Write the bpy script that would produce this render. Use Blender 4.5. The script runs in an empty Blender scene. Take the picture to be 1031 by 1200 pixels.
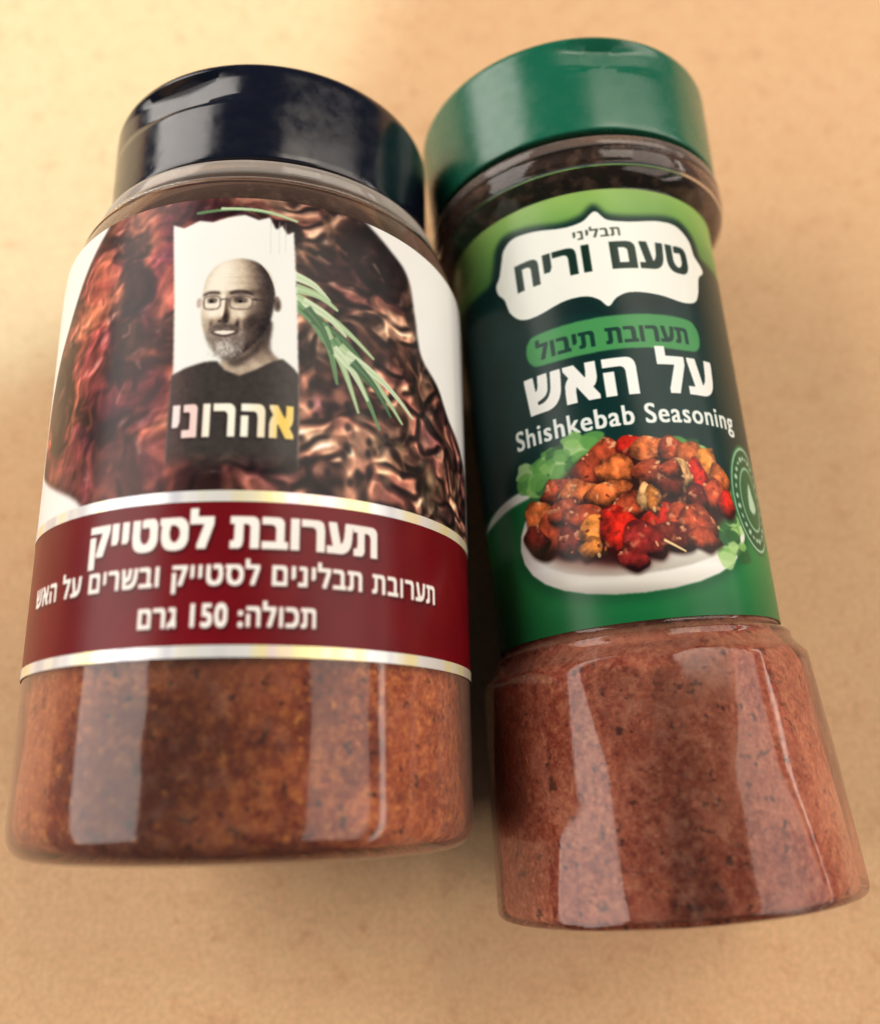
import bpy, bmesh, math
import numpy as np
from mathutils import Matrix, Vector

# ------------------------------------------------------------------ scene, camera, world, light
S = bpy.context.scene
C = S.collection
S.view_settings.view_transform = 'Standard'
S.view_settings.look = 'None'
S.view_settings.exposure = 0.10
S.view_settings.gamma = 1.0
S.cycles.max_bounces = 10
S.cycles.transparent_max_bounces = 16
S.cycles.caustics_reflective = False
S.cycles.caustics_refractive = False

cam_d = bpy.data.cameras.new('camera')
cam = bpy.data.objects.new('camera', cam_d)
C.objects.link(cam)
S.camera = cam
cam_d.sensor_fit = 'HORIZONTAL'
cam_d.sensor_width = 36.0
cam_d.lens = 36.0 * 1075.3 / 1031.0
cam_d.clip_start = 0.005
cam_d.clip_end = 20
cam.location = (0.0, -0.04865, 0.1814)
cam.rotation_euler = (0.29891, 0, 0)
cam_d.dof.use_dof = True
cam_d.dof.focus_distance = 0.137
cam_d.dof.aperture_fstop = 10.0

W = bpy.data.worlds.new('World')
S.world = W
W.use_nodes = True
W.node_tree.nodes['Background'].inputs[0].default_value = (0.50, 0.74, 0.95, 1)
W.node_tree.nodes['Background'].inputs[1].default_value = 0.11


def area(name, loc, target, sx, sy, power, col):
    l = bpy.data.lights.new(name, 'AREA')
    l.shape = 'RECTANGLE'
    l.size, l.size_y, l.energy, l.color = sx, sy, power, col
    o = bpy.data.objects.new(name, l)
    C.objects.link(o)
    o.location = loc
    z = (Vector(loc) - Vector(target)).normalized()      # the long side runs along the jars (world Y)
    x = (Vector((0, 1, 0)) - z * z.y).normalized()
    y = z.cross(x)
    o.matrix_world = Matrix(((x.x, y.x, z.x, loc[0]), (x.y, y.y, z.y, loc[1]), (x.z, y.z, z.z, loc[2]), (0, 0, 0, 1)))
    return o


area('window_light', (-0.86, 0.22, 0.56), (0, -0.02, 0.03), 1.5, 0.66, 14.0, (1.0, 0.92, 0.84))
area('ceiling_light', (0.80, 0.08, 0.68), (0, 0.02, 0.03), 1.5, 0.56, 8.2, (1.0, 0.87, 0.76))
area('overhead_fill_light', (0.42, 0.50, 0.95), (0, 0.02, 0.03), 0.5, 0.4, 3.0, (1.0, 0.88, 0.74))  # added fill from above to even out the table, no actual pendant
area('strip_light', (1.05, 0.0, 0.33), (0, 0.0, 0.03), 1.5, 0.07, 2.2, (1.0, 0.90, 0.80))
sp = bpy.data.lights.new('spot_light', 'SPOT')
sp.energy, sp.color = 34.0, (0.46, 0.88, 1.0)
sp.spot_size, sp.spot_blend, sp.shadow_soft_size = math.radians(19.0), 0.20, 0.01
spo = bpy.data.objects.new('spot_light', sp)
C.objects.link(spo)
spo.location = (-0.42, 0.42, 0.92)
spo.rotation_euler = (Vector((-0.180, 0.190, 0)) - spo.location).to_track_quat('-Z', 'Y').to_euler()


# ------------------------------------------------------------------ node helpers
def mat(name):
    m = bpy.data.materials.new(name)
    m.use_nodes = True
    nt = m.node_tree
    nt.nodes.clear()
    out = nt.nodes.new('ShaderNodeOutputMaterial')
    return m, nt, out


def nd(nt, typ, **kw):
    n = nt.nodes.new(typ)
    for k, v in kw.items():
        if k in n.inputs:
            n.inputs[k].default_value = v
        else:
            setattr(n, k, v)
    return n


def srgb(r, g, b):
    f = lambda c: (c / 255 / 12.92) if c / 255 <= 0.04045 else ((c / 255 + 0.055) / 1.055) ** 2.4
    return (f(r), f(g), f(b), 1)


def ramp(nt, fac, stops):
    r = nd(nt, 'ShaderNodeValToRGB')
    e = r.color_ramp.elements
    while len(e) < len(stops):
        e.new(0.5)
    for el, (p, c) in zip(e, stops):
        el.position = p
        el.color = c
    nt.links.new(fac, r.inputs[0])
    return r.outputs[0]


def noise(nt, vec, scale, detail=4, rough=0.55, dist=0.0):
    n = nd(nt, 'ShaderNodeTexNoise')
    n.inputs['Scale'].default_value = scale
    n.inputs['Detail'].default_value = detail
    n.inputs['Roughness'].default_value = rough
    n.inputs['Distortion'].default_value = dist
    nt.links.new(vec, n.inputs['Vector'])
    return n.outputs['Fac']


def mix(nt, fac, a, b, mode='MIX'):
    m = nd(nt, 'ShaderNodeMix', data_type='RGBA', blend_type=mode)
    for sock, v in ((m.inputs[0], fac), (m.inputs[6], a), (m.inputs[7], b)):
        if isinstance(v, (int, float, tuple)):
            sock.default_value = v
        else:
            nt.links.new(v, sock)
    return m.outputs[2]


def bump(nt, h, strength, dist):
    b = nd(nt, 'ShaderNodeBump')
    b.inputs['Strength'].default_value = strength
    b.inputs['Distance'].default_value = dist
    nt.links.new(h, b.inputs['Height'])
    return b.outputs[0]


def objco(nt):
    return nd(nt, 'ShaderNodeTexCoord').outputs['Object']


# ------------------------------------------------------------------ materials
def table_material():
    m, nt, out = mat('table_laminate')
    co = objco(nt)
    big = noise(nt, co, 16, 3, 0.5)
    mott = noise(nt, co, 190, 4, 0.6)
    fine = noise(nt, co, 900, 3, 0.6)
    c = ramp(nt, big, [(0.3, srgb(221, 176, 130)), (0.7, srgb(227, 184, 138))])
    c2 = ramp(nt, mott, [(0.26, srgb(204, 156, 116)), (0.42, srgb(225, 181, 137)), (0.7, srgb(229, 190, 145))])
    c = mix(nt, 0.55, c, c2)
    spots = ramp(nt, noise(nt, co, 260, 2, 0.5, 0.4), [(0.27, (.45, .45, .45, 1)), (0.38, (0, 0, 0, 1))])
    c = mix(nt, spots, c, srgb(206, 152, 112))
    fn = ramp(nt, fine, [(0.3, (0.86, 0.86, 0.86, 1)), (0.7, (1.06, 1.06, 1.06, 1))])
    c = mix(nt, 1.0, c, fn, 'MULTIPLY')
    b = nd(nt, 'ShaderNodeBsdfPrincipled')
    b.inputs['Roughness'].default_value = 0.5
    b.inputs['Specular IOR Level'].default_value = 0.12
    nt.links.new(c, b.inputs['Base Color'])
    nt.links.new(bump(nt, fine, 0.12, 0.0002), b.inputs['Normal'])
    nt.links.new(b.outputs[0], out.inputs[0])
    return m


def clear_plastic(name, tint, haze, body=0.05, dust=0.3):
    """thin clear wall: see-through, glossy by Fresnel, pale edge-on haze painted in for caught light"""
    m, nt, out = mat(name)
    tr = nd(nt, 'ShaderNodeBsdfTransparent', Color=tint)
    gl = nd(nt, 'ShaderNodeBsdfGlossy', Roughness=0.09, Color=(1, 1, 1, 1))
    df = nd(nt, 'ShaderNodeBsdfTranslucent', Color=haze)
    d2 = nd(nt, 'ShaderNodeBsdfDiffuse', Color=haze)
    ad = nd(nt, 'ShaderNodeMixShader', Fac=0.5)
    nt.links.new(df.outputs[0], ad.inputs[1])
    nt.links.new(d2.outputs[0], ad.inputs[2])
    n = noise(nt, objco(nt), 55, 2, 0.5)
    bp = bump(nt, n, 0.10, 0.002)
    lw = nd(nt, 'ShaderNodeLayerWeight', Blend=0.25)
    edge = ramp(nt, lw.outputs['Facing'], [(0.15, (body,) * 3 + (1,)), (0.48, (body + .30,) * 3 + (1,)), (0.95, (0.66, 0.66, 0.66, 1))])  # pale haze stands in for light reflected by the clear wall
    film = ramp(nt, noise(nt, objco(nt), 330, 4, 0.7), [(0.50, (0, 0, 0, 1)), (0.72, (dust,) * 3 + (1,))])
    edge = mix(nt, 1.0, edge, film, 'ADD')
    m1 = nd(nt, 'ShaderNodeMixShader')
    nt.links.new(edge, m1.inputs[0])
    nt.links.new(tr.outputs[0], m1.inputs[1])
    nt.links.new(ad.outputs[0], m1.inputs[2])
    fr = nd(nt, 'ShaderNodeFresnel', IOR=1.42)
    nt.links.new(bp, fr.inputs['Normal'])
    nt.links.new(bp, gl.inputs['Normal'])
    m2 = nd(nt, 'ShaderNodeMixShader')
    nt.links.new(fr.outputs[0], m2.inputs[0])
    nt.links.new(m1.outputs[0], m2.inputs[1])
    nt.links.new(gl.outputs[0], m2.inputs[2])
    nt.links.new(m2.outputs[0], out.inputs[0])
    return m


def spice_material(name, dark, mid, light, dusty_glare, fleck, grain=360, clump=.8):
    m, nt, out = mat(name)
    co = objco(nt)
    g = noise(nt, co, 900, 5, 0.8)
    med = noise(nt, co, grain, 5, 0.75)
    big = noise(nt, co, 60, 4, 0.6, 0.5)
    c = ramp(nt, g, [(0.40, dark), (0.5, mid), (0.62, light)])
    c2 = ramp(nt, med, [(0.38, dark), (0.5, mid), (0.62, light)])
    c = mix(nt, 0.6, c, c2)
    dm = ramp(nt, big, [(0.48, (0, 0, 0, 1)), (0.66, (0.55, 0.55, 0.55, 1))])
    c = mix(nt, dm, c, dusty_glare)  # pale patches: powder uneven against the wall, plus reflections painted into the colour
    dk = ramp(nt, noise(nt, co, 62, 5, 0.7, 0.5), [(0.42, (clump,) * 3 + (1,)), (0.56, (0, 0, 0, 1))])
    c = mix(nt, dk, c, dark)
    fl = noise(nt, co, 560, 2, 0.6)
    fm = ramp(nt, fl, [(0.30, (.9, .9, .9, 1)), (0.40, (0, 0, 0, 1))])
    c = mix(nt, fm, c, fleck)
    f2 = ramp(nt, noise(nt, co, 640, 2, 0.6), [(0.62, (0, 0, 0, 1)), (0.74, (.7, .7, .7, 1))])
    c = mix(nt, f2, c, light)
    b = nd(nt, 'ShaderNodeBsdfPrincipled')
    b.inputs['Roughness'].default_value = 0.85
    b.inputs['Specular IOR Level'].default_value = 0.2
    nt.links.new(c, b.inputs['Base Color'])
    nt.links.new(bump(nt, med, 0.5, 0.0006), b.inputs['Normal'])
    nt.links.new(b.outputs[0], out.inputs[0])
    return m


def lid_material(name, col, rough=0.28):
    m, nt, out = mat(name)
    co = objco(nt)
    n = noise(nt, co, 400, 3, 0.6)
    c = mix(nt, noise(nt, co, 70, 3), col, tuple(x * 1.25 for x in col[:3]) + (1,))
    b = nd(nt, 'ShaderNodeBsdfPrincipled')
    b.inputs['Specular IOR Level'].default_value = 0.6
    nt.links.new(c, b.inputs['Base Color'])
    r = ramp(nt, n, [(0.3, (rough - .05,) * 3 + (1,)), (0.7, (rough + .08,) * 3 + (1,))])
    nt.links.new(r, b.inputs['Roughness'])
    nt.links.new(bump(nt, noise(nt, co, 60, 2), 0.12, 0.001), b.inputs['Normal'])
    nt.links.new(b.outputs[0], out.inputs[0])
    return m


def foil_material():
    m, nt, out = mat('silver_foil')
    co = objco(nt)
    mp = nd(nt, 'ShaderNodeMapping')
    mp.inputs['Scale'].default_value = (1, 1, 0.05)
    nt.links.new(co, mp.inputs['Vector'])
    n = noise(nt, mp.outputs[0], 75, 3, 0.6)
    c = ramp(nt, n, [(0.34, srgb(196, 196, 205)), (0.45, srgb(240, 240, 236)), (0.55, srgb(250, 236, 170)), (0.62, srgb(236, 214, 226)), (0.72, srgb(235, 242, 244))])
    b = nd(nt, 'ShaderNodeBsdfPrincipled')
    b.inputs['Metallic'].default_value = 0.35
    b.inputs['Roughness'].default_value = 0.32
    nt.links.new(c, b.inputs['Base Color'])
    nt.links.new(b.outputs[0], out.inputs[0])
    return m


def label_material(name, img, rough=0.3):
    m, nt, out = mat(name)
    uv = nd(nt, 'ShaderNodeTexCoord')
    t = nd(nt, 'ShaderNodeTexImage', image=img, extension='EXTEND', interpolation='Linear')
    nt.links.new(uv.outputs['UV'], t.inputs[0])
    b = nd(nt, 'ShaderNodeBsdfPrincipled')
    b.inputs['Roughness'].default_value = rough
    b.inputs['Specular IOR Level'].default_value = 0.16
    b.inputs['Coat Weight'].default_value = 0.06
    b.inputs['Coat Roughness'].default_value = 0.2
    geo = nd(nt, 'ShaderNodeNewGeometry')
    nt.links.new(mix(nt, geo.outputs['Backfacing'], t.outputs[0], srgb(226, 222, 214)), b.inputs['Base Color'])
    n = noise(nt, uv.outputs['Object'], 60, 3, 0.5)
    nt.links.new(bump(nt, n, 0.10, 0.0015), b.inputs['Normal'])
    nt.links.new(b.outputs[0], out.inputs[0])
    return m


# ------------------------------------------------------------------ print artwork, drawn in label centimetres
RNG = np.random.RandomState(7)


def vnoise(x, y, seed=0):
    r = np.random.RandomState(seed)
    g = r.rand(256, 256)
    xi, yi = np.floor(x).astype(int), np.floor(y).astype(int)
    fx, fy = x - xi, y - yi
    fx, fy = fx * fx * (3 - 2 * fx), fy * fy * (3 - 2 * fy)
    a, b = g[yi % 256, xi % 256], g[yi % 256, (xi + 1) % 256]
    c, d = g[(yi + 1) % 256, xi % 256], g[(yi + 1) % 256, (xi + 1) % 256]
    return (a * (1 - fx) + b * fx) * (1 - fy) + (c * (1 - fx) + d * fx) * fy


def fbm(x, y, oct=4, seed=0, gain=0.55):
    s, a, t = 0, 1.0, 0
    for i in range(oct):
        s = s + a * vnoise(x * 2 ** i + 17 * i, y * 2 ** i + 31 * i, seed + i)
        t += a
        a *= gain
    return s / t


def worley(x, y, seed=0):
    r = np.random.RandomState(seed)
    px, py = r.rand(128, 128), r.rand(128, 128)
    xi, yi = np.floor(x).astype(int), np.floor(y).astype(int)
    f1 = np.full(x.shape, 9.0)
    f2 = np.full(x.shape, 9.0)
    for dx in (-1, 0, 1):
        for dy in (-1, 0, 1):
            cx, cy = xi + dx, yi + dy
            d = np.hypot(cx + px[cy % 128, cx % 128] - x, cy + py[cy % 128, cx % 128] - y)
            f2 = np.minimum(np.maximum(f1, d), f2)
            f1 = np.minimum(f1, d)
    return f1, f2


def sstep(a, b, x):
    t = np.clip((x - a) / (b - a), 0, 1)
    return t * t * (3 - 2 * t)


def smooth_closed(pts, k=8, closed=True):
    P = np.array(pts, float)
    n = len(P)
    out = []
    for i in range(n if closed else n - 1):
        if closed:
            p0, p1, p2, p3 = P[i - 1], P[i], P[(i + 1) % n], P[(i + 2) % n]
        else:
            p0, p1, p2, p3 = P[max(i - 1, 0)], P[i], P[i + 1], P[min(i + 2, n - 1)]
        for j in range(k):
            t = j / k
            out.append(0.5 * (2 * p1 + (p2 - p0) * t + (2 * p0 - 5 * p1 + 4 * p2 - p3) * t * t + (3 * p1 - p0 - 3 * p2 + p3) * t ** 3))
    if not closed:
        out.append(P[-1])
    return np.array(out)


def text_loops(body, space=1.0):
    """outline loops of a line of text in the built-in font"""
    cu = bpy.data.curves.new('tmp_text', 'FONT')
    cu.body = body
    cu.size = 1
    cu.space_character = space
    o = bpy.data.objects.new('tmp_text', cu)
    C.objects.link(o)
    dg = bpy.context.evaluated_depsgraph_get()
    c2 = o.evaluated_get(dg).to_curve(dg)
    loops = []
    for sp_ in c2.splines:
        B = [(np.array(b.handle_left[:2]), np.array(b.co[:2]), np.array(b.handle_right[:2])) for b in sp_.bezier_points]
        L = []
        for k in range(len(B)):
            p0, p1 = B[k][1], B[k][2]
            p2, p3 = B[(k + 1) % len(B)][0], B[(k + 1) % len(B)][1]
            for t in np.linspace(0, 1, 8, endpoint=False):
                L.append((1 - t) ** 3 * p0 + 3 * t * (1 - t) ** 2 * p1 + 3 * t * t * (1 - t) * p2 + t ** 3 * p3)
        loops.append(np.array(L))
    bpy.data.objects.remove(o)
    bpy.data.curves.remove(cu)
    return loops


class Canvas:
    def __init__(s, u0, u1, v0, v1, ppc, col):
        s.u0, s.u1, s.v0, s.v1, s.ppc = u0, u1, v0, v1, ppc
        s.w, s.h = int((u1 - u0) * ppc), int((v1 - v0) * ppc)
        s.a = np.empty((s.h, s.w, 3))
        s.a[:] = np.array(col) / 255
        s.U, s.V = np.meshgrid(u0 + (np.arange(s.w) + .5) / ppc, v0 + (np.arange(s.h) + .5) / ppc)

    def box(s, lo, hi, pad=0.0):
        x0 = max(int((lo[0] - pad - s.u0) * s.ppc) - 1, 0)
        x1 = min(int((hi[0] + pad - s.u0) * s.ppc) + 2, s.w)
        y0 = max(int((lo[1] - pad - s.v0) * s.ppc) - 1, 0)
        y1 = min(int((hi[1] + pad - s.v0) * s.ppc) + 2, s.h)
        return slice(y0, max(y1, y0)), slice(x0, max(x1, x0))

    def poly_mask(s, pts, soft=0.0):
        P = np.array(pts, float)
        ys, xs = s.box(P.min(0), P.max(0), soft * 2.2)
        U, V = s.U[ys, xs], s.V[ys, xs]
        m = np.zeros(U.shape, bool)
        n = len(P)
        for i in range(n):
            (x1, y1), (x2, y2) = P[i], P[(i + 1) % n]
            if y1 == y2:
                continue
            rows = (V[:, 0] > min(y1, y2)) & (V[:, 0] <= max(y1, y2))
            if not rows.any():
                continue
            xc = x1 + (V[rows, 0] - y1) * (x2 - x1) / (y2 - y1)
            m[rows] ^= U[rows] < xc[:, None]
        m = m.astype(float)
        return ys, xs, s.blur(m, soft * s.ppc) if soft else m

    @staticmethod
    def blur(m, r):
        r = int(round(r))
        if r < 1:
            return m
        for ax in (0, 1):
            for _ in range(2):
                k = 2 * r + 1
                pad = [(0, 0), (0, 0)]
                pad[ax] = (r + 1, r)
                c = np.cumsum(np.pad(m, pad, mode='edge'), axis=ax)
                m = (np.take(c, range(k, c.shape[ax]), ax) - np.take(c, range(0, c.shape[ax] - k), ax)) / k
        return m

    def put(s, ys, xs, m, col):
        if callable(col):
            col = col(s.U[ys, xs], s.V[ys, xs])
        else:
            col = np.array(col) / 255
        s.a[ys, xs] = s.a[ys, xs] * (1 - m[..., None]) + col * m[..., None]

    def poly(s, pts, col, soft=0.0, smooth=True, alpha=1.0):
        if smooth:
            pts = smooth_closed(pts)
        ys, xs, m = s.poly_mask(pts, soft)
        s.put(ys, xs, m * alpha, col)

    def ell(s, cx, cy, rx, ry, col, ang=0, soft=0.0, alpha=1.0):
        t = np.linspace(0, 2 * np.pi, 28, endpoint=False)
        ca, sa = np.cos(ang), np.sin(ang)
        x, y = rx * np.cos(t), ry * np.sin(t)
        s.poly(np.stack([cx + x * ca - y * sa, cy + x * sa + y * ca], 1), col, soft, False, alpha)

    def line(s, pts, w0, w1, col, soft=0.0, alpha=1.0):
        P = smooth_closed(pts, 8, False)
        d = np.gradient(P, axis=0)
        d /= np.linalg.norm(d, axis=1)[:, None] + 1e-9
        n = np.stack([-d[:, 1], d[:, 0]], 1)
        w = np.linspace(w0, w1, len(P))[:, None] / 2
        s.poly(np.concatenate([P + n * w, (P - n * w)[::-1]]), col, soft, False, alpha)

    def text(s, body, u0, u1, v0, v1, col, bh=0.0, bv=0.0, tilt=0.0, alpha=1.0, shadow=None, soft=1, space=1.12):
        """ink box of the line is fitted to u0..u1, v0..v1; bh, bv thicken the strokes (cm)"""
        L = text_loops(body, space)
        A = np.concatenate(L)
        lo, hi = A.min(0), A.max(0)
        sz = np.array([u1 - u0 - bh, v1 - v0 - bv])
        fit = lambda P: (P - lo) / (hi - lo) * sz + np.array([u0 + bh / 2, v0 + bv / 2])
        ys, xs = s.box((u0, v0 - abs(tilt) * (u1 - u0)), (u1, v1 + abs(tilt) * (u1 - u0)), 0.08)
        U, V = s.U[ys, xs], s.V[ys, xs]
        wn = np.zeros(U.shape, int)
        for P in L:
            Q = fit(P)
            Q[:, 1] += (Q[:, 0] - (u0 + u1) / 2) * tilt
            for i in range(len(Q)):
                (x1, y1), (x2, y2) = Q[i], Q[(i + 1) % len(Q)]
                if y1 == y2:
                    continue
                r0 = np.searchsorted(V[:, 0], min(y1, y2), 'left')
                r1 = np.searchsorted(V[:, 0], max(y1, y2), 'left')
                if r0 == r1:
                    continue
                xc = x1 + (V[r0:r1, 0] - y1) * (x2 - x1) / (y2 - y1)
                wn[r0:r1] += np.where(U[r0:r1] < xc[:, None], 1 if y2 > y1 else -1, 0)
        m = (wn != 0).astype(float)
        for ax, b in ((1, bh), (0, bv)):
            k = int(round(b * s.ppc / 2))
            m = np.maximum.reduce([np.roll(m, q, ax) for q in range(-k, k + 1)])
        m = s.blur(m, soft)
        if shadow:
            dx, dy, sc, sa = shadow
            sm = s.blur(np.roll(np.roll(m, int(dx * s.ppc), 1), int(dy * s.ppc), 0), 0.02 * s.ppc)
            s.put(ys, xs, sm * sa, sc)
        s.put(ys, xs, m * alpha, col)

    def image(s, name):
        im = bpy.data.images.new(name, s.w, s.h)
        px = np.ones((s.h, s.w, 4), np.float32)
        px[..., :3] = np.clip(s.a, 0, 1)
        im.pixels.foreach_set(px.ravel())
        im.update()
        im.pack()
        return im
RL = 3.4     # radius of the big jar's label, cm
RG = 2.37    # mean radius of the green jar's label, cm


def pal(stops):
    ps = np.array([p for p, _ in stops])
    cs = np.array([c for _, c in stops]) / 255.0
    return lambda t: np.stack([np.interp(t, ps, cs[:, k]) for k in range(3)], -1)


def steak_label():
    c = Canvas(-5.7, 5.7, 2.53, 9.22, 150, (240, 240, 236))
    U, V = c.U, c.V
    wx = fbm(U * 1.1, V * 1.1, 3, 3) - .5
    wy = fbm(U * 1.1 + 40, V * 1.1, 3, 5) - .5
    u, v = U + wx * .9, V + wy * .9
    # charred grill surface of the meat: coarse lumps, dark creases and wet glints
    left = 1 - sstep(-.9, .9, U)
    right = 1 - left
    ridg = lambda a: 1 - np.abs(2 * a - 1)
    lump = fbm(u * 1.1, v * 1.0, 4, 11)
    r1 = ridg(fbm(u * 1.5 + v * .3, v * .8 - u * .2, 3, 21))
    r2 = ridg(fbm(u * 4.4, v * 3.0, 3, 25))
    fine = fbm(U * 11, V * 11, 4, 31)
    f1, f2 = worley(u * 1.9 + v * .5, v * 2.6 - u * .3, 4)
    cell = sstep(0.0, .5, f2 - f1)
    bars = sstep(.25, .8, .5 + .5 * np.sin((v * .85 + u * .62) * 5.2 + wx * 4))
    h = .75 * lump + .40 * r1 + .07 * r2 + .04 * fine + .46 * cell * right * (1 - .4 * sstep(7, 8, V)) + .06 * cell * left - .22 * bars * right * (.5 + fbm(U * 2, V * 2, 2, 90))
    h = Canvas.blur(h, 2)
    gy, gx = np.gradient(h, 1 / c.ppc)
    nz = 1 / np.sqrt(1 + (gx * .25) ** 2 + (gy * .25) ** 2)
    nx, ny = -gx * .25 * nz, -gy * .25 * nz
    lam = np.clip(nx * -.45 + ny * .55 + nz * .70, 0, 1)
    spec = np.clip(nx * -.30 + ny * .42 + nz * .856, 0, 1) ** 26 * sstep(.3, .7, fbm(U * 6, V * 6, 3, 60))
    hole = sstep(.05, .5, h - Canvas.blur(h, 14) + .28)
    char = sstep(.45, .66, fbm(u * 1.3 + 9, v * 1.3, 4, 71))
    hue = fbm(u * 1.6, v * 1.6, 3, 81)
    base_l = pal([(.2, (66, 26, 38)), (.45, (102, 42, 44)), (.6, (134, 64, 52)), (.8, (176, 104, 74))])(hue + .12 * np.exp(-((U + 1.9) / .8) ** 2 - ((V - 7.9) / .9) ** 2))
    base_r = pal([(.2, (62, 38, 42)), (.42, (104, 66, 54)), (.58, (152, 110, 86)), (.8, (206, 172, 138))])(hue + .12 * np.exp(-((U - 3.0) / 1.2) ** 2 - ((V - 5.6) / .8) ** 2))
    base = base_l * left[..., None] + base_r * right[..., None]
    dark = (.12 + 1.02 * lam ** 1.3) * (.30 + .85 * hole) * (1 - .68 * char)
    dark *= 1 - .6 * bars * right
    dark *= 1 - .35 * sstep(8.5, 9.1, V)
    dark *= 1 - .3 * np.exp(-((U + 1.0) / 1.2) ** 2 - ((V - 5.7) / .5) ** 2)
    meat = base * (dark * (1.95 + 1.1 * (fbm(U * 7, V * 5, 4, 55) - .5)))[..., None]
    pink = np.array([.95, .80, .76]) * left[..., None] + np.array([.95, .86, .74]) * right[..., None]
    sp_ = (spec * .5 * (1 - .5 * bars * right))[..., None]
    meat = np.clip(meat * (1 - sp_) + pink * sp_ + np.array([.05, .02, .03]), 0, 1)
    meat = np.stack([Canvas.blur(meat[..., q], 2) for q in range(3)], -1)
    lowl = (sstep(5.7, 5.2, V) * sstep(.2, -.8, U) * .3)[..., None]
    meat = meat * (1 - lowl) + np.array([.44, .30, .27]) * lowl
    outline = [(-1.6, 9.6), (-2.1, 9.05), (-2.55, 8.45), (-2.95, 7.8), (-3.3, 7.3), (-3.62, 6.7), (-3.7, 6.1), (-3.66, 5.62), (-3.3, 5.36),
               (-2.8, 5.12), (-2.2, 4.84), (-1.6, 4.4), (0, 4.1), (3, 4.1), (4.9, 4.3), (5.0, 5.1), (5.0, 5.8), (4.5, 6.2), (3.95, 6.5),
               (3.6, 6.9), (3.15, 7.25), (3.0, 7.9), (2.85, 8.5), (2.45, 8.85), (2.0, 9.2), (1.5, 9.7)]
    ys, xs, m = c.poly_mask(smooth_closed(outline), .035)
    rim, _, _ = None, None, None
    inner = c.poly_mask(smooth_closed(outline), .16)[2]
    mm = meat[ys, xs]
    k = m.shape
    iy, ix, im_ = c.poly_mask(smooth_closed(outline), .16)
    shade = np.zeros(c.U.shape)
    shade[iy, ix] = im_
    mm = mm * (.62 + .38 * sstep(.5, .95, shade[ys, xs]))[..., None]
    c.put(ys, xs, m, lambda a, b: mm)
    # char ridges and glints
    r = np.random.RandomState(5)
    inside = lambda x, y: shade[min(max(int((y - c.v0) * c.ppc), 0), c.h - 1), min(max(int((x - c.u0) * c.ppc), 0), c.w - 1)] > .8
    for _ in range(170):
        x, y = r.uniform(-3.6, 4.9), r.uniform(4.8, 9.2)
        if not (inside(x, y) and inside(x + .3, y) and inside(x - .3, y)):
            continue
        lft = x < .1
        ang = (1.35 - .25 * (x + 2) + r.normal(0, .35)) if lft else (-.5 + r.normal(0, .5))
        ln = r.uniform(.04, .17)
        dx, dy = math.cos(ang) * ln, math.sin(ang) * ln
        bend = r.normal(0, .05)
        pts = [(x - dx, y - dy), (x + bend, y - bend), (x + dx, y + dy)]
        kind = r.rand()
        if kind < .5:
            col, w, al = (30, 14, 18), r.uniform(.05, .13), .5
        elif kind < .82:
            col, w, al = ((188, 104, 70) if lft else (196, 140, 100)), r.uniform(.04, .10), .4
        else:
            col, w, al = ((232, 190, 170) if lft else (236, 208, 172)), r.uniform(.03, .07), .42
        c.line(pts, w, w * .4, col, .022, al)
    for _ in range(18):    # pale net on the lower right
        x, y = r.normal(3.0, .75), r.normal(5.6, .42)
        if inside(x, y):
            c.ell(x, y, r.uniform(.05, .14), r.uniform(.06, .16), [(214, 178, 134), (190, 146, 104), (226, 196, 160)][r.randint(3)], r.uniform(0, 3), .045, .38)
    for _ in range(26):
        x, y = r.normal(1.5, .45), r.normal(5.6, .5)
        if inside(x, y):
            c.ell(x, y, r.uniform(.05, .12), r.uniform(.05, .12), (190, 128, 102), r.uniform(0, 3), .04, .42)
            c.ell(x + .1, y - .1, .05, .07, (22, 16, 20), 0, .02, .8)
    # rosemary sprig
    g = [(164, 194, 146), (108, 150, 102), (204, 222, 188), (66, 102, 70)]
    c.line([(.9, 7.75), (1.5, 7.2), (2.1, 6.45)], .06, .04, (84, 112, 70), .01)
    leaves = [((.95, 7.95), (1.5, 7.62), 2), ((1.0, 7.75), (1.62, 7.5), 0), ((1.0, 7.6), (2.2, 6.88), 0), ((1.1, 7.55), (1.75, 7.12), 2),
              ((.98, 7.5), (1.42, 6.95), 1), ((1.25, 7.3), (2.05, 6.75), 3), ((1.35, 7.25), (1.62, 6.35), 1), ((1.4, 7.2), (1.95, 5.98), 0),
              ((1.55, 7.05), (2.3, 5.80), 1), ((1.65, 6.95), (2.72, 6.0), 0), ((1.75, 6.85), (2.95, 6.15), 2), ((1.55, 6.9), (2.1, 6.2), 2),
              ((1.85, 6.75), (2.5, 6.05), 3), ((1.15, 7.45), (1.55, 6.8), 3), ((-.45, 8.93), (.7, 8.92), 1), ((-.1, 8.99), (1.0, 8.84), 0)]
    for a, b, q in leaves:
        mid = ((a[0] + b[0]) / 2 + .03, (a[1] + b[1]) / 2 + .05)
        c.line([a, mid, b], (.16 if a[1] < 8.5 else .05), .04, g[q], .008)
        c.line([a, mid, b], .03, .01, g[(q + 2) % 4], .008, .6)
    # portrait panel with a torn upper edge: a man in a dark shirt
    top = [(-.80, 8.78), (-.62, 8.70), (-.4, 8.80), (-.2, 8.76), (0, 8.83), (.25, 8.88), (.45, 8.80), (.6, 8.86), (.7, 8.66), (.78, 8.74), (.86, 8.60), (.95, 8.66)]
    c.poly([(-.66, 4.95), (-.64, 6.5), (-.70, 7.6)] + top + [(1.02, 7.6), (1.07, 6.5), (1.10, 4.95)], (236, 238, 232), .01, False)
    for x in (.62, .74, .83):
        c.line([(x, 8.8), (x + .01, 8.25)], .012, .004, (190, 186, 178), .005, .7)
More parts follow.
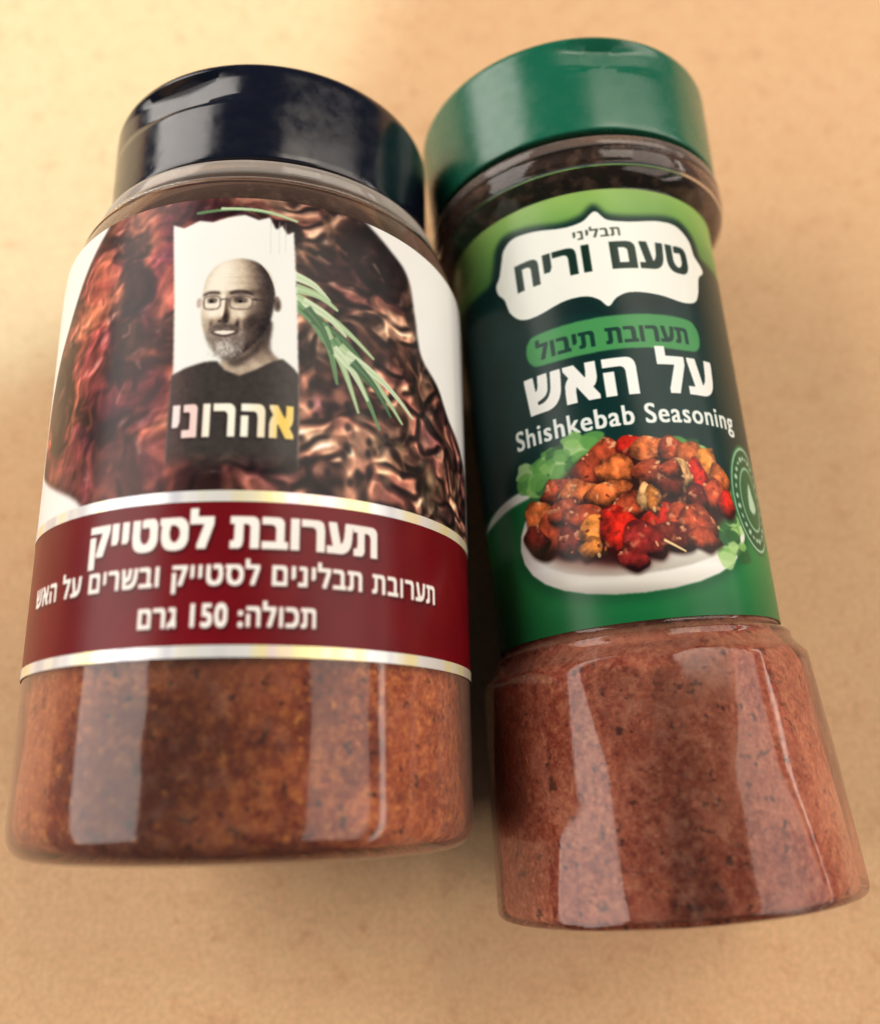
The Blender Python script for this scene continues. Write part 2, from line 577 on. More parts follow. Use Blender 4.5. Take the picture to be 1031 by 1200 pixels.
    sk = pal([(0, (34, 27, 28)), (.25, (84, 70, 64)), (.5, (146, 128, 112)), (.75, (206, 190, 166)), (1, (240, 232, 214))])
    c.poly([(.16, 6.95), (.66, 7.2), (.68, 6.75), (.92, 6.5), (.9, 6.3), (.1, 6.3), (.02, 6.5)], lambda a, b: sk(np.clip(.66 - .5 * sstep(6.45, 6.95, b) + .15 * (fbm(a * 8, b * 8, 2, 5) - .5), 0, 1)), .02)
    c.ell(.745, 7.46, .055, .12, (112, 94, 84), .1, .012)
    c.ell(.755, 7.45, .02, .06, (60, 48, 46), .1, .012)
    c.ell(-.325, 7.46, .035, .08, (190, 170, 158), 0, .012)
    gs = lambda x, y, cx, cy, sx, sy: np.exp(-((x - cx) / sx) ** 2 - ((y - cy) / sy) ** 2)
    def face(a, b):
        hh = .55 * np.sqrt(np.clip(1 - ((a - .21) / .54) ** 2 - ((b - 7.36) / .86) ** 2, 0.02, 1))
        hh = hh + .10 * gs(a, b, .0, 7.24, .075, .10) + .05 * gs(a, b, .02, 7.42, .05, .16)       # nose
        hh = hh - .055 * gs(a, b, -.14, 7.49, .10, .07) - .065 * gs(a, b, .25, 7.49, .13, .08)     # sockets
        hh = hh + .035 * gs(a, b, -.12, 7.64, .16, .05) + .035 * gs(a, b, .27, 7.65, .18, .05)     # brow
        hh = hh + .05 * gs(a, b, -.15, 7.22, .09, .09) + .06 * gs(a, b, .33, 7.22, .13, .11)       # cheeks
        hh = hh - .03 * gs(a, b, -.13, 7.06, .03, .10) - .035 * gs(a, b, .24, 7.07, .035, .12)     # smile folds
        hh = hh + .05 * gs(a, b, .05, 6.73, .12, .08) - .03 * gs(a, b, .04, 6.86, .12, .03)         # chin
        hh = hh + .006 * np.sin(b * 60) * gs(a, b, .1, 7.85, .25, .10) + .003 * fbm(a * 14, b * 14, 3, 77)
        gy_, gx_ = np.gradient(hh, 1 / c.ppc)
        z_ = 1 / np.sqrt(1 + gx_ ** 2 + gy_ ** 2)
        lit = np.clip((-gx_ * -.55 + -gy_ * .40 + .73) * z_, 0, 1)
        lit = lit ** 1.35 * .95 + .08
        stub = gs(a, b, .08, 6.80, .26, .26) * .22 + gs(a, b, .05, 7.06, .22, .06) * .35 + sstep(.42, .66, a) * sstep(7.35, 6.95, b) * .25
        lit = lit - stub * (.7 + .9 * (fbm(a * 26, b * 18, 2, 33) - .3))
        return sk(np.clip(lit, 0, 1))
    c.poly([(.20, 8.15), (-.06, 8.07), (-.23, 7.86), (-.28, 7.6), (-.29, 7.35), (-.26, 7.1), (-.17, 6.86), (-.02, 6.66), (.12, 6.58), (.3, 6.66),
            (.5, 6.88), (.64, 7.12), (.7, 7.4), (.71, 7.66), (.63, 7.93), (.45, 8.1)], face, .012)
    # brows, eyes behind clear glasses
    c.line([(-.27, 7.57), (-.17, 7.615), (-.04, 7.60)], .04, .05, (52, 42, 40), .012, .85)
    c.line([(.09, 7.60), (.26, 7.635), (.42, 7.58)], .055, .035, (52, 42, 40), .012, .85)
    for cx, rx in ((-.145, .115), (.255, .155)):
        c.ell(cx, 7.475, rx * .62, .028, (58, 46, 44), 0, .012, .9)
        c.ell(cx - .01, 7.475, .026, .026, (16, 12, 14), 0, .006)
        c.line([(cx - rx * .6, 7.505), (cx, 7.52), (cx + rx * .6, 7.50)], .018, .018, (40, 30, 30), .006, .8)
        t_ = np.linspace(0, 2 * np.pi, 25)
        ring_ = [(cx + rx * np.sign(np.cos(q)) * abs(np.cos(q)) ** .6, 7.455 + .105 * np.sign(np.sin(q)) * abs(np.sin(q)) ** .6) for q in t_]
        c.line(ring_, .022, .022, (98, 86, 82), .004, .85)
        c.line([(x + .006, y + .014) for x, y in ring_[2:11]], .012, .012, (228, 220, 206), .004, .6)
        c.line([(cx - rx * .5, 7.385), (cx, 7.37), (cx + rx * .5, 7.385)], .03, .03, (206, 190, 168), .012, .5)
    c.line([(-.03, 7.49), (.03, 7.51), (.10, 7.49)], .02, .02, (92, 80, 76), .004)
    c.line([(.41, 7.51), (.72, 7.50)], .032, .026, (64, 54, 52), .006)
    c.ell(-.03, 7.165, .022, .016, (40, 30, 30), 0, .008, .9)
    c.ell(.065, 7.16, .026, .018, (40, 30, 30), 0, .008, .9)
    # grizzled moustache, broad smile and goatee
    c.poly([(-.2, 7.0), (-.1, 7.10), (.02, 7.12), (.18, 7.10), (.34, 6.98), (.34, 6.84), (.27, 6.68), (.12, 6.57), (-.02, 6.62), (-.13, 6.76), (-.19, 6.9)], (128, 116, 108), .03, True, .75)
    c.poly([(-.19, 7.02), (-.08, 7.10), (.02, 7.11), (.18, 7.10), (.33, 7.0), (.2, 7.045), (.02, 7.055), (-.12, 7.04)], (82, 70, 66), .014, True, .8)
    c.poly([(-.14, 7.01), (.02, 7.03), (.24, 7.02), (.18, 6.96), (.05, 6.92), (-.07, 6.95)], (66, 48, 46), .010)
    c.poly([(-.10, 7.005), (.02, 7.02), (.19, 7.01), (.14, 6.975), (.05, 6.955), (-.04, 6.972)], (240, 234, 220), .008)
    c.poly([(-.07, 6.93), (.05, 6.885), (.18, 6.935), (.05, 6.90)], (150, 126, 116), .008)
    c.ell(.05, 6.74, .15, .11, (214, 208, 198), .05, .04, .75)
    rq = np.random.RandomState(4)
    for _ in range(230):
        x, y = rq.normal(.07, .15), rq.normal(6.77, .10)
        if ((x - .07) / .27) ** 2 + ((y - 6.75) / .17) ** 2 < 1:
            c.line([(x, y), (x + rq.normal(0, .012), y - .045)], .012, .006, [(84, 76, 72), (230, 226, 218), (176, 168, 160)][rq.randint(3)], .004, .6)
    c.poly([(.10, 6.56), (.34, 6.66), (.56, 6.92), (.62, 7.1), (.56, 6.78), (.4, 6.58), (.22, 6.46)], (48, 39, 38), .025, True, .7)
    for q in range(3):      # laughter lines
        c.line([(.46, 7.50 - q * .05), (.55, 7.53 - q * .07)], .012, .006, (96, 80, 72), .006, .6)
    ys, xs = c.box((-.36, 6.4), (.82, 8.2))      # print grain over the portrait
    c.a[ys, xs] = np.clip(c.a[ys, xs] + (.11 * (fbm(c.U[ys, xs] * 20, c.V[ys, xs] * 20, 3, 66) - .5) * sstep(.92, .75, c.a[ys, xs].mean(-1)))[..., None], 0, 1)
    shirt = lambda a, b: np.stack([.235 + 0 * a, .215 + 0 * a, .205 + 0 * a], -1) * (.9 + .3 * (fbm(a * 14, b * 14, 3, 9) - .3))[..., None] + (sstep(-.2, -.6, a) * .08)[..., None] * np.array([1, .4, .4])
    ptop = [(-.66, 6.38), (-.45, 6.48), (-.2, 6.55), (-.03, 6.56), (.08, 6.42), (.28, 6.34), (.5, 6.44), (.72, 6.58), (.85, 6.62), (1.0, 6.5), (1.08, 6.4)]
    c.poly(ptop + [(1.10, 4.9), (.6, 4.8), (0, 4.98), (-.4, 4.84), (-.67, 4.95)], shirt, .012, False)
    ys, xs = c.box((-.72, 4.7), (1.16, 5.35))
    fade = (sstep(5.3, 4.9, c.V[ys, xs]) * (.75 + .9 * (fbm(c.U[ys, xs] * 5, c.V[ys, xs] * 5, 3, 8) - .3))).clip(0, 1)
    under = meat[ys, xs]
    c.put(ys, xs, fade, lambda a, b: under * .9)
    foil = pal([(0, (240, 228, 226)), (.18, (242, 206, 200)), (.3, (246, 240, 222)), (.6, (244, 244, 228)), (.8, (240, 226, 190)), (.9, (240, 204, 90)), (1, (240, 214, 130))])  # foil shimmer painted across the name as a colour gradient
    c.text('ינורהא', -.60, 1.03, 5.45, 5.93, lambda a, b: foil((a + .6) / 1.63), .055, .05, shadow=(-.02, -.03, (30, 20, 18), .6))
    # burgundy band and its lettering
    ys, xs = c.box((-5.7, 2.5), (5.7, 4.60))
    c.put(ys, xs, 1.0 * np.ones((ys.stop - ys.start, xs.stop - xs.start)), lambda a, b: np.stack([.415 + 0 * a, .045 + 0 * a, .08 + 0 * a], -1) * (.92 + .16 * fbm(a * 2, b * 2, 2, 44))[..., None])
    sh = (.02, -.035, (40, 4, 8), .8)
    w = (243, 240, 232)
    c.text('קייטסל תבורעת', -1.76, 2.26, 3.76, 4.46, w, .062, .05, shadow=sh)
    c.text('שאה לע םירשבו קייטסל םינילבת תבורעת', -3.12, 3.40, 3.34, 3.78, w, .026, .02, shadow=sh)
    c.text('םרג 150 :הלוכת', -.88, 1.39, 2.90, 3.24, w, .03, .022, shadow=sh)
    return c.image('steak_label_print')


def kebab_label():
    c = Canvas(-3.95, 3.95, 3.5, 10.85, 170, (12, 52, 46))
    U, V = c.U, c.V
    n = fbm(U * 1.4, V * 1.4, 3, 2) - .5
    c.a[:] = np.array([10, 46, 43]) / 255 * (1 + .25 * n)[..., None]
    # pale green header
    hdr = sstep(-.05, .12, V - (9.72 + .10 * np.cos(U * 1.2) + .03 * n))
    top = pal([(0, (70, 118, 62)), (.5, (112, 158, 78)), (1, (146, 184, 96))])((V - 9.6) / 1.25 + n * .3)
    c.a[:] = c.a * (1 - hdr[..., None]) + top * hdr[..., None]
    # lower green with the pale sweep of the plate's edge
    low = sstep(.03, -.03, V - (5.72 + .10 * np.sin((U + 3.2) * 1.1) - .02 * U))
    grn = pal([(0, (20, 102, 54)), (.5, (36, 126, 66)), (1, (22, 98, 54))])((V - 3.5) / 2.2 + n * .4)
    c.a[:] = c.a * (1 - low[..., None]) + grn * low[..., None]
    c.poly([(-3.6, 5.62), (-2.9, 5.80), (-2.3, 5.90), (-1.7, 5.90), (-1.8, 5.78), (-2.4, 5.72), (-3.0, 5.64)], (228, 230, 220), .02)
    # bracket-shaped badge
    badge = [(-2.04, 9.58), (-1.94, 9.72), (-1.86, 9.95), (-1.78, 10.15), (-1.58, 10.27), (-1.2, 10.24), (-.72, 10.14), (-.39, 10.18), (-.16, 10.34),
             (.03, 10.16), (.43, 10.12), (.95, 10.18), (1.3, 10.16), (1.56, 9.96), (1.64, 9.70), (1.80, 9.54), (1.82, 9.42), (1.66, 9.28), (1.56, 8.95), (1.42, 8.76), (1.13, 8.70),
             (.68, 8.78), (.23, 8.82), (-.02, 8.74), (-.17, 8.60), (-.31, 8.74), (-.51, 8.83), (-.84, 8.83), (-1.31, 8.72), (-1.62, 8.76),
             (-1.82, 8.97), (-1.90, 9.25), (-2.02, 9.42)]
    B = smooth_closed(badge, 6)
    cen = np.array([-.12, 9.45])
    c.poly((B - cen) * np.array([1.10, 1.16]) + cen, (14, 40, 38), .05, False, .95)
    c.poly(B, (238, 240, 230), .008, False)
    c.poly([(-1.3, 8.62), (-.9, 8.76), (-.5, 8.77), (-.17, 8.5), (.2, 8.74), (.7, 8.7), (1.1, 8.62), (.7, 8.58), (.1, 8.5), (-.17, 8.42), (-.5, 8.52)], (12, 36, 36), .03, True, .8)
    c.text('ינילבת', -.56, .20, 9.86, 10.06, (64, 74, 62), .012, .008)
    c.text('חירו םעט', -1.62, 1.42, 9.24, 9.76, (20, 46, 36), .07, .05)
    c.poly([(-1.62, 8.12), (-1.55, 8.32), (-1.3, 8.40), (0, 8.43), (1.1, 8.40), (1.33, 8.28), (1.38, 8.08), (1.3, 7.88), (1.05, 7.82), (0, 7.84), (-1.3, 7.84), (-1.55, 7.92)], (70, 146, 84), .012)
    c.text('לובית תבורעת', -1.44, 1.12, 7.94, 8.30, (18, 58, 48), .034, .025)
    c.text('שאה לע', -1.74, 1.55, 7.06, 7.86, (242, 243, 236), .09, .065, shadow=(.02, -.03, (8, 30, 28), .6))
    c.text('Shishkebab Seasoning', -2.06, 1.92, 6.46, 6.90, (232, 236, 230), .018, .012)
    # plate of skewered meat
    c.ell(-.3, 4.88, 2.06, 1.03, (14, 60, 38), .02, .08, .55)
    plate = pal([(0, (150, 144, 132)), (.35, (216, 212, 200)), (.7, (244, 243, 236)), (1, (235, 232, 222))])
    c.ell(-.3, 4.98, 1.99, 1.02, lambda a, b: plate((b - 3.95) / .75 + .25 * (a + 1) / 2), .0, .012)
    c.ell(-.3, 5.08, 1.80, .84, lambda a, b: plate(.1 + (b - 4.2) / 1.2), .0, .02)
    c.ell(-.75, 4.68, .95, .34, (108, 60, 46), -.1, .08, .65)
    r = np.random.RandomState(12)
    def lettuce(cx, cy, sx, sy, k):
        for _ in range(k):
            x, y = cx + r.normal(0, sx), cy + r.normal(0, sy)
            col = [(96, 158, 76), (60, 118, 58), (134, 188, 100), (176, 212, 140), (44, 92, 50)][r.randint(5)]
            a = np.linspace(0, 2 * np.pi, 9, endpoint=False)
            R = r.uniform(.06, .17) * (1 + .5 * r.rand(9))
            c.poly(np.stack([x + R * np.cos(a), y + R * .7 * np.sin(a)], 1), col, .012, True, .85)
    lettuce(-1.42, 5.98, .24, .16, 60)
    lettuce(-1.0, 6.2, .22, .09, 26)
    lettuce(1.15, 4.85, .20, .16, 46)
    lettuce(1.3, 5.3, .12, .22, 24)
    lettuce(.5, 6.1, .4, .06, 14)
    c.poly([(-2.05, 5.3), (-1.5, 5.75), (-.9, 6.15), (-.2, 6.28), (.5, 6.12), (1.1, 5.85), (1.35, 5.45), (1.1, 4.95), (.3, 4.62), (-.5, 4.4), (-1.3, 4.62), (-1.9, 4.85)], (56, 22, 20), .05)
    def chunk(cx, cy, rx, ry, col, ang=0.0, seed=0, gloss=.5):
        q = np.random.RandomState(seed)
        a = np.linspace(0, 2 * np.pi, 10, endpoint=False)
        R = 1 + q.uniform(-.2, .2, 10)
        x, y = rx * R * np.cos(a), ry * R * np.sin(a)
        P = np.stack([cx + x * np.cos(ang) - y * np.sin(ang), cy + x * np.sin(ang) + y * np.cos(ang)], 1)
        colr = np.array(col) / 255
        def f(u, v):
            d = np.hypot((u - cx) / rx, (v - cy) / ry)
            nn = fbm(u * 9, v * 9, 4, seed % 40) - .5
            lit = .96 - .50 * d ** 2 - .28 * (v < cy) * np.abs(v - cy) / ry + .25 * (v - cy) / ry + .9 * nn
            o = colr * np.clip(lit, .22, 1.25)[..., None]
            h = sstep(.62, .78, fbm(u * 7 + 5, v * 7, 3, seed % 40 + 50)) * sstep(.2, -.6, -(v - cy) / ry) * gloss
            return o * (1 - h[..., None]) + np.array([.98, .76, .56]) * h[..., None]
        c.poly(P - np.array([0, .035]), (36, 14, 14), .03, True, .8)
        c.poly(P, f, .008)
    mb, ob, rp, on, yl, dk = (190, 78, 46), (238, 122, 62), (236, 44, 28), (250, 192, 126), (250, 152, 66), (128, 44, 34)
    items = [(-.55, 6.05, .24, .20, mb), (-.18, 6.1, .16, .2, rp), (.12, 6.02, .26, .2, ob), (.45, 6.02, .2, .18, mb), (-.85, 5.85, .2, .22, mb),
             (-.45, 5.78, .27, .2, ob), (.02, 5.72, .2, .16, mb), (.7, 5.95, .2, .18, ob), (1.0, 5.82, .17, .26, yl), (.78, 5.62, .14, .26, rp), (.55, 5.68, .11, .22, on),
             (1.2, 5.6, .17, .22, ob), (1.02, 5.35, .24, .2, mb), (1.25, 5.25, .15, .18, rp), (.72, 5.3, .16, .17, dk), (.3, 5.55, .17, .2, dk), (.35, 5.75, .15, .12, mb),
             (-1.35, 5.65, .24, .18, mb), (-1.0, 5.55, .26, .18, ob), (-1.75, 5.35, .22, .24, ob), (-1.55, 5.1, .2, .32, mb), (-1.85, 5.05, .16, .24, dk), (-1.3, 5.35, .22, .17, mb), (-.62, 5.48, .3, .16, ob),
             (-.35, 5.25, .22, .17, mb), (-.05, 5.35, .13, .2, on), (-1.0, 5.2, .28, .2, mb), (-1.25, 4.9, .2, .2, dk), (-.85, 4.95, .22, .28, yl), (-.95, 4.75, .16, .14, yl),
             (.1, 5.05, .26, .18, rp), (.4, 5.0, .2, .22, mb), (.65, 4.9, .24, .26, mb), (.25, 4.78, .26, .2, dk), (-.5, 4.9, .22, .33, rp), (-.2, 4.75, .27, .22, (166, 48, 44)), (-.38, 4.52, .22, .14, (140, 36, 34)),
             (.72, 4.72, .22, .14, mb), (0.02, 5.32, .09, .17, yl)]
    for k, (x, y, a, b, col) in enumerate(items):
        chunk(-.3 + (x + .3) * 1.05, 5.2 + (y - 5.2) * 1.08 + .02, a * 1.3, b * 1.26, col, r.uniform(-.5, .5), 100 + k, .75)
    for _ in range(60):
        x, y = r.uniform(-1.9, 1.3), r.uniform(4.6, 6.1)
        if ((x + .3) / 1.7) ** 2 + ((y - 5.35) / .8) ** 2 < 1:
            c.ell(x, y, r.uniform(.015, .05), r.uniform(.01, .03), [(250, 206, 150), (60, 18, 16), (232, 120, 60)][r.randint(3)], r.uniform(0, 3), .008, .7)
    for _ in range(120):
        x, y = r.uniform(-1.9, 1.3), r.uniform(4.5, 6.2)
        if ((x + .3) / 1.6) ** 2 + ((y - 5.35) / .8) ** 2 < 1:
            a = r.uniform(0, 3)
            c.line([(x, y), (x + .1 * math.cos(a), y + .1 * math.sin(a))], .045, .02, [(48, 16, 14), (52, 18, 14), (246, 176, 120)][r.randint(3)], .016, .6)
    c.line([(.1, 4.72), (.42, 4.52)], .045, .03, (238, 206, 150), .006)
    # round seal at the right edge
    for q, (sc_, col) in enumerate(((1.06, (28, 92, 56)), (1.0, (160, 200, 168)), (.95, (22, 82, 50)), (.62, (150, 190, 158)), (.57, (26, 92, 56)))):
        c.ell(2.12, 5.46, .58 * sc_, .88 * sc_, col, 0, .012)
    for k in range(26):
        a = k * math.tau / 26
        c.ell(2.12 + .46 * math.cos(a), 5.46 + .69 * math.sin(a), .045, .022 + .012 * (k % 3), (200, 220, 200), a + 1.57, .012, .85)
    c.poly([(2.0, 5.3), (2.06, 5.62), (2.14, 5.72), (2.2, 5.55), (2.28, 5.34), (2.15, 5.22)], (176, 208, 180), .015)
    return c.image('kebab_label_print')


# ------------------------------------------------------------------ geometry helpers (centimetres in, metres out)
NS = 160


def link(name, me, m, parent=None, smooth=True):
    o = bpy.data.objects.new(name, me)
    C.objects.link(o)
    if m:
        me.materials.append(m)
    if smooth:
        for p in me.polygons:
            p.use_smooth = True
    o.parent = parent
    return o


def dense(prof, step):
    """subdivide a profile so that displaced lathes have enough rings"""
    out = [prof[0]]
    for a, b in zip(prof, prof[1:]):
        n = max(1, int(math.hypot(b[0] - a[0], b[1] - a[1]) / step))
        for k in range(1, n + 1):
            out.append((a[0] + (b[0] - a[0]) * k / n, a[1] + (b[1] - a[1]) * k / n))
    return out


def rounded(prof, k=5):
    """round the inner corners of an (r, s, radius) polyline"""
    out = []
    for i, (r, s, q) in enumerate(prof):
        if q <= 0 or i in (0, len(prof) - 1):
            out.append((r, s))
            continue
        a, b, c = Vector(prof[i - 1][:2]), Vector((r, s)), Vector(prof[i + 1][:2])
        p0 = b + (a - b).normalized() * q
        p2 = b + (c - b).normalized() * q
        for j in range(k + 1):
            t = j / k
            v = p0 * (1 - t) ** 2 + b * 2 * t * (1 - t) + p2 * t * t
            out.append((v.x, v.y))
    return out


def lathe(name, prof, m, parent, warp=None, a0=-math.pi, a1=math.pi, uv=None, ns=NS, sharp=None):
    full = abs((a1 - a0) - math.tau) < 1e-6
    n = ns if full else ns + 1
    vs, fs, ring = [], [], []
    for r, s in prof:
        if r < 1e-6:
            ring.append([len(vs)])
            vs.append((0, 0, s / 100))
            continue
        ids = []
        for k in range(n):
            th = a0 + (a1 - a0) * k / ns
            rr, ss = (r, s) if warp is None else warp(r, s, th)
            ids.append(len(vs))
            vs.append((rr / 100 * math.sin(th), -rr / 100 * math.cos(th), ss / 100))
        ring.append(ids)
    for A, B in zip(ring, ring[1:]):
        for k in range(ns):
            k2 = (k + 1) % n
            if len(A) == 1 and len(B) == 1:
                continue
            if len(A) == 1:
                fs.append((A[0], B[k2], B[k]))
            elif len(B) == 1:
                fs.append((A[k], A[k2], B[0]))
            else:
                fs.append((A[k], A[k2], B[k2], B[k]))
    me = bpy.data.meshes.new(name)
    me.from_pydata(vs, [], fs)
    if uv:
        R_, u0, u1, v0, v1 = uv
        ul = me.uv_layers.new(name='print')
        for p in me.polygons:
            thc = None
            for li in p.loop_indices:
                x, y, z = vs[me.loops[li].vertex_index]
                th = math.atan2(x, -y)
                if thc is not None and th - thc > math.pi:
                    th -= math.tau
                elif thc is not None and thc - th > math.pi:
                    th += math.tau
                thc = th
                ul.data[li].uv = ((th * R_ - u0) / (u1 - u0), (z * 100 - v0) / (v1 - v0))
    me.validate()
    o = link(name, me, m, parent)
    if sharp:
        me.set_sharp_from_angle(angle=math.radians(sharp))
    return o


def shell_strip(name, r0, r1, s0, s1, thick, m, parent, a, uv=None, bow=None, warp=None):
    """a wrapped sheet (label, foil stripe): outer face with a real thickness and turned edges"""
    n = max(2, int((s1 - s0) / .25))
    outer = [(r0 + (r1 - r0) * k / n, s0 + (s1 - s0) * k / n) for k in range(n + 1)]
    prof = [(r0 - thick, s0)] + outer + [(r1 - thick, s1)]
    return lathe(name, prof, m, parent, a0=-a, a1=a, uv=uv, warp=warp, sharp=40)


def jar_root(name, label, x, y, z, yaw, base):
    o = bpy.data.objects.new(name, None)
    C.objects.link(o)
    c, s_ = math.cos(yaw), math.sin(yaw)
    ax = Vector((s_, c, 0))
    loc = Vector((x, y, z)) + ax * (base / 100)
    o.matrix_world = Matrix(((c, 0, s_, loc.x), (-s_, 0, c, loc.y), (0, -1, 0, loc.z), (0, 0, 0, 1)))
    o['label'] = label
    o['category'] = 'spice jar'
    return o


# ------------------------------------------------------------------ the table top
def build_table():
    bm = bmesh.new()
    bmesh.ops.create_grid(bm, x_segments=8, y_segments=8, size=0.9)
    me = bpy.data.meshes.new('table_top')
    bm.to_mesh(me)
    o = link('table_top', me, table_material(), smooth=False)
    o['kind'] = 'structure'
    return o


build_table()

# ------------------------------------------------------------------ big jar with the steak label
FOIL = foil_material()


def build_big_jar():
    root = jar_root('spice_jar', 'wide clear plastic jar of steak spice with black lid, lying left of the green-lidded jar',
                    -0.02876, -0.05781, 0.0340, -0.01947, 0.0)
    wall = clear_plastic('clear_plastic', (0.96, 0.93, 0.90, 1), srgb(232, 186, 160), .06, .12)
    body = rounded([(0, .18, 0), (2.45, .18, .1), (2.75, .09, .12), (3.38, .09, .40), (3.40, .60, .05), (3.40, 9.22, .70), (3.10, 9.82, .25), (2.90, 9.91, .08), (2.68, 9.95, .05), (2.62, 10.6, 0)], 6)
    lathe('jar_body', dense(body, .5), wall, root)
    inner = rounded([(0, .22, 0), (2.5, .22, .2), (3.29, .20, .42), (3.29, 8.6, .4), (2.9, 8.95, .3), (2.2, 9.0, .3), (0, 8.8, 0)], 5)
    rr = np.random.RandomState(3)
    ph = rr.uniform(0, 6.28, 8)
    def lumps(r, s, th):
        d = .035 * math.sin(3 * th + ph[0] + s * .9) + .03 * math.sin(7 * th + ph[1] - s * 1.7) + .02 * math.sin(13 * th + ph[2] + s * 2.9)
        return r - .03 + d * min(1, r / 2) * .8, s
    sm = spice_material('steak_spice', srgb(96, 26, 22), srgb(168, 72, 42), srgb(240, 156, 84), srgb(200, 118, 86), srgb(48, 18, 16), 620, .7)
    lathe('spice_powder', dense(inner, .25), sm, root, warp=lumps)
    # closure: ring, skirt with a thumb recess under the flap
    lm = lid_material('navy_black_plastic', srgb(12, 13, 26), .16)
    def dent(r, s, th):
        t = (th + .42) / .36
        k = math.exp(-t ** 2) * min(1, max(0, (s - 11.42) / .12)) * min(1, max(0, (12.06 - s) / .05))
        return r - .2 * k * (1 if r > 2.3 else 0), s
    lp = rounded([(2.66, 10.34, 0), (2.82, 10.32, .06), (2.83, 12.18, .2), (2.3, 12.25, .2), (0, 12.26, 0)], 5)
    lathe('lid', dense(lp, .07), lm, root, warp=dent, ns=200, sharp=50)
    def bow(r, s, th):      # the die-cut upper edge dips to the sides and turns in with the shoulder
        k = max(0, (s - 8.2) / .92)
        s2 = s - .10 * min(th * th, 2.6) * k * k
        t = max(0, (s2 - 8.5) / .70)
        return r - .035 * t * t, s2
    pearl = clear_plastic('frosted_plastic', (0.95, 0.93, 0.90, 1), srgb(244, 234, 222), .6, .1)
    ringp = rounded([(2.70, 9.93, 0), (2.99, 9.93, .05), (3.00, 10.16, .07), (2.70, 10.24, 0)], 4)
    lathe('neck_ring', ringp, pearl, root)
    img = steak_label()
    lab = shell_strip('label', RL + .015, RL + .015, 2.55, 9.18, .012, label_material('steak_label_paper', img), root, 2.9, warp=bow,
                      uv=(RL, -5.7, 5.7, 2.53, 9.22))
    lab['label'] = 'printed wrap-round label with steak picture and burgundy band'
    shell_strip('foil_stripe', RL + .022, RL + .022, 4.55, 4.70, .004, FOIL, lab, 2.9)
    shell_strip('foil_stripe', RL + .022, RL + .022, 2.53, 2.68, .004, FOIL, lab, 2.9)
    return root


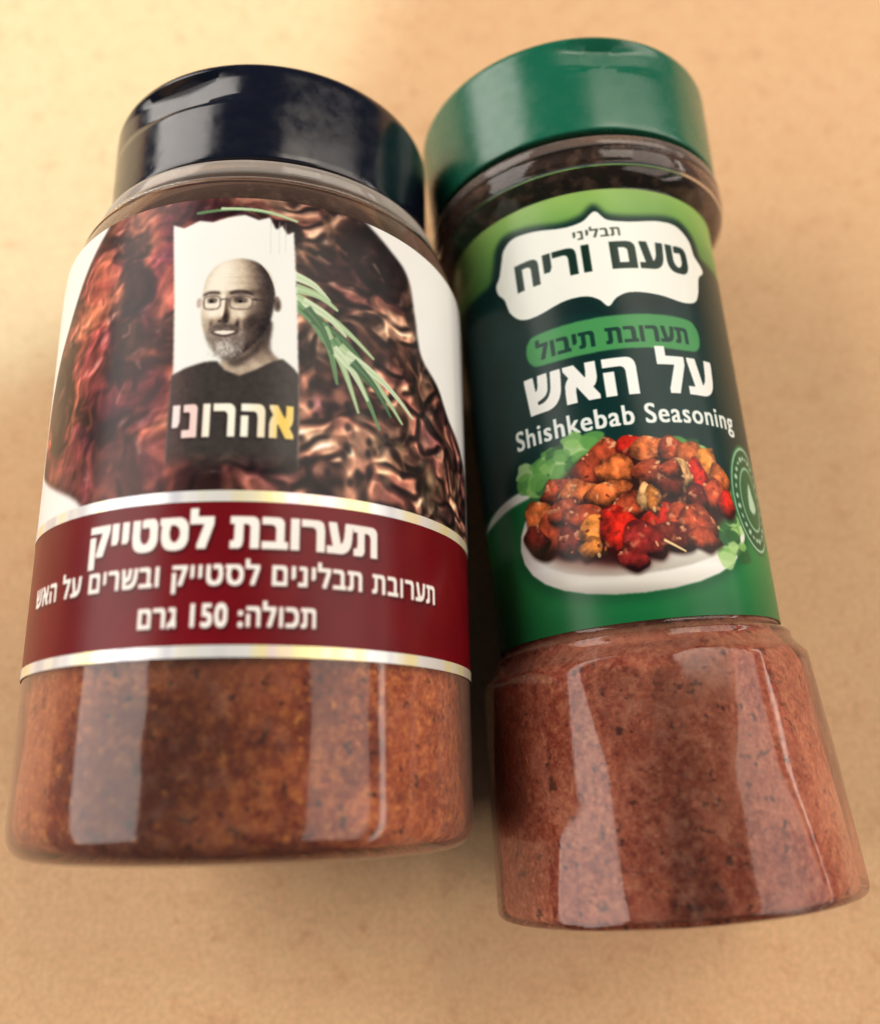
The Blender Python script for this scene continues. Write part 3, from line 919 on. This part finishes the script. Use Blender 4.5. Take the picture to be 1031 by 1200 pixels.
# ------------------------------------------------------------------ narrow jar with the green lid
def build_green_jar():
    root = jar_root('spice_jar', 'narrow waisted clear jar of kebab spice with green lid and green label',
                    0.0363, -0.05978, 0.0277, -0.0899, 0.0)
    wall = clear_plastic('clear_plastic_tinted', (0.96, 0.92, 0.90, 1), srgb(228, 178, 150), .04, .2)
    body = rounded([(0, -.38, 0), (2.2, -.38, .1), (2.5, -.48, .1), (2.80, -.48, .16), (2.65, 3.02, .10), (2.52, 3.16, .08), (2.42, 3.30, .06),
                    (2.42, 3.40, .04), (2.27, 3.50, .05), (2.38, 10.78, .06), (2.62, 10.92, .15), (2.76, 11.2, .2), (2.70, 11.5, .12), (2.45, 11.68, .1), (2.35, 12.0, 0)], 5)
    nf = 12
    zb, zt, rb, rt = -.30, 3.0, 2.84, 2.70
    planes = []
    for k in range(nf):
        for up in (0, 1):
            a = [(k + .25) * math.tau / nf, (k + 1.25) * math.tau / nf, (k + .75) * math.tau / nf]
            if up:
                a = [(k + .75) * math.tau / nf, (k + 1.75) * math.tau / nf, (k + 1.25) * math.tau / nf]
            r1_, z1_, r2_, z2_ = (rt, zt, rb, zb) if up else (rb, zb, rt, zt)
            P = [Vector((r1_ * math.sin(a[0]), r1_ * math.cos(a[0]), z1_)), Vector((r1_ * math.sin(a[1]), r1_ * math.cos(a[1]), z1_)),
                 Vector((r2_ * math.sin(a[2]), r2_ * math.cos(a[2]), z2_))]
            n_ = (P[1] - P[0]).cross(P[2] - P[0]).normalized()
            if n_.dot(P[0]) < 0:
                n_ = -n_
            planes.append((n_, n_.dot(P[0])))
    def facets(r, s, th):
        if s > 3.1 or r < 2.3:
            return r, s
        rr = 9
        for n_, d in planes:
            q = n_.x * math.sin(th) + n_.y * math.cos(th)
            if q > .5:
                rr = min(rr, (d - n_.z * s) / q)
        return min(r, rr), s
    lathe('jar_body', dense(body, .12), wall, root, warp=facets, ns=288)
    inner = rounded([(0, -.34, 0), (2.5, -.42, .1), (2.68, -.42, .14), (2.53, 2.95, .2), (2.25, 3.3, .1), (2.12, 3.5, .1), (2.22, 10.35, .1),
                     (1.9, 10.5, .1), (0, 10.4, 0)], 4)
    ph = np.random.RandomState(8).uniform(0, 6.28, 8)
    def lumps(r, s, th):
        d = .03 * math.sin(3 * th + ph[0] + s * 1.1) + .02 * math.sin(8 * th + ph[1] - s * 1.9)
        return r - .02 + d * min(1, r / 2) * .8, s
    sm = spice_material('kebab_spice', srgb(124, 44, 34), srgb(196, 98, 70), srgb(234, 156, 118), srgb(212, 142, 114), srgb(70, 32, 28), 820, .35)
    lathe('spice_powder', dense(inner, .25), sm, root, warp=lumps)
    lm = lid_material('green_plastic', srgb(18, 94, 68), .24)
    def dent(r, s, th):
        t = (th - .12) / .26
        k = math.exp(-t ** 2) * min(1, max(0, (s - 12.92) / .10)) * min(1, max(0, (13.49 - s) / .05))
        return r - .18 * k * (1 if r > 2.2 else 0), s
    lp = rounded([(2.55, 11.74, 0), (2.70, 11.72, .05), (2.77, 13.61, .14), (2.3, 13.69, .2), (0, 13.70, 0)], 5)
    lathe('lid', dense(lp, .07), lm, root, warp=dent, ns=200, sharp=50)
    pearl = clear_plastic('smoky_plastic', (0.80, 0.76, 0.74, 1), srgb(176, 160, 152), .35, .3)
    lathe('neck_ring', rounded([(2.40, 11.38, 0), (2.735, 11.38, .04), (2.735, 11.58, .06), (2.40, 11.66, 0)], 4), pearl, root)
    img = kebab_label()
    lab = shell_strip('label', 2.30, 2.415, 3.56, 10.75, .012, label_material('kebab_label_paper', img), root, 2.95,
                      uv=(RG, -3.95, 3.95, 3.5, 10.85))
    lab['label'] = 'printed green wrap-round label with a plate of kebab meat'
    return root


build_big_jar()
build_green_jar()
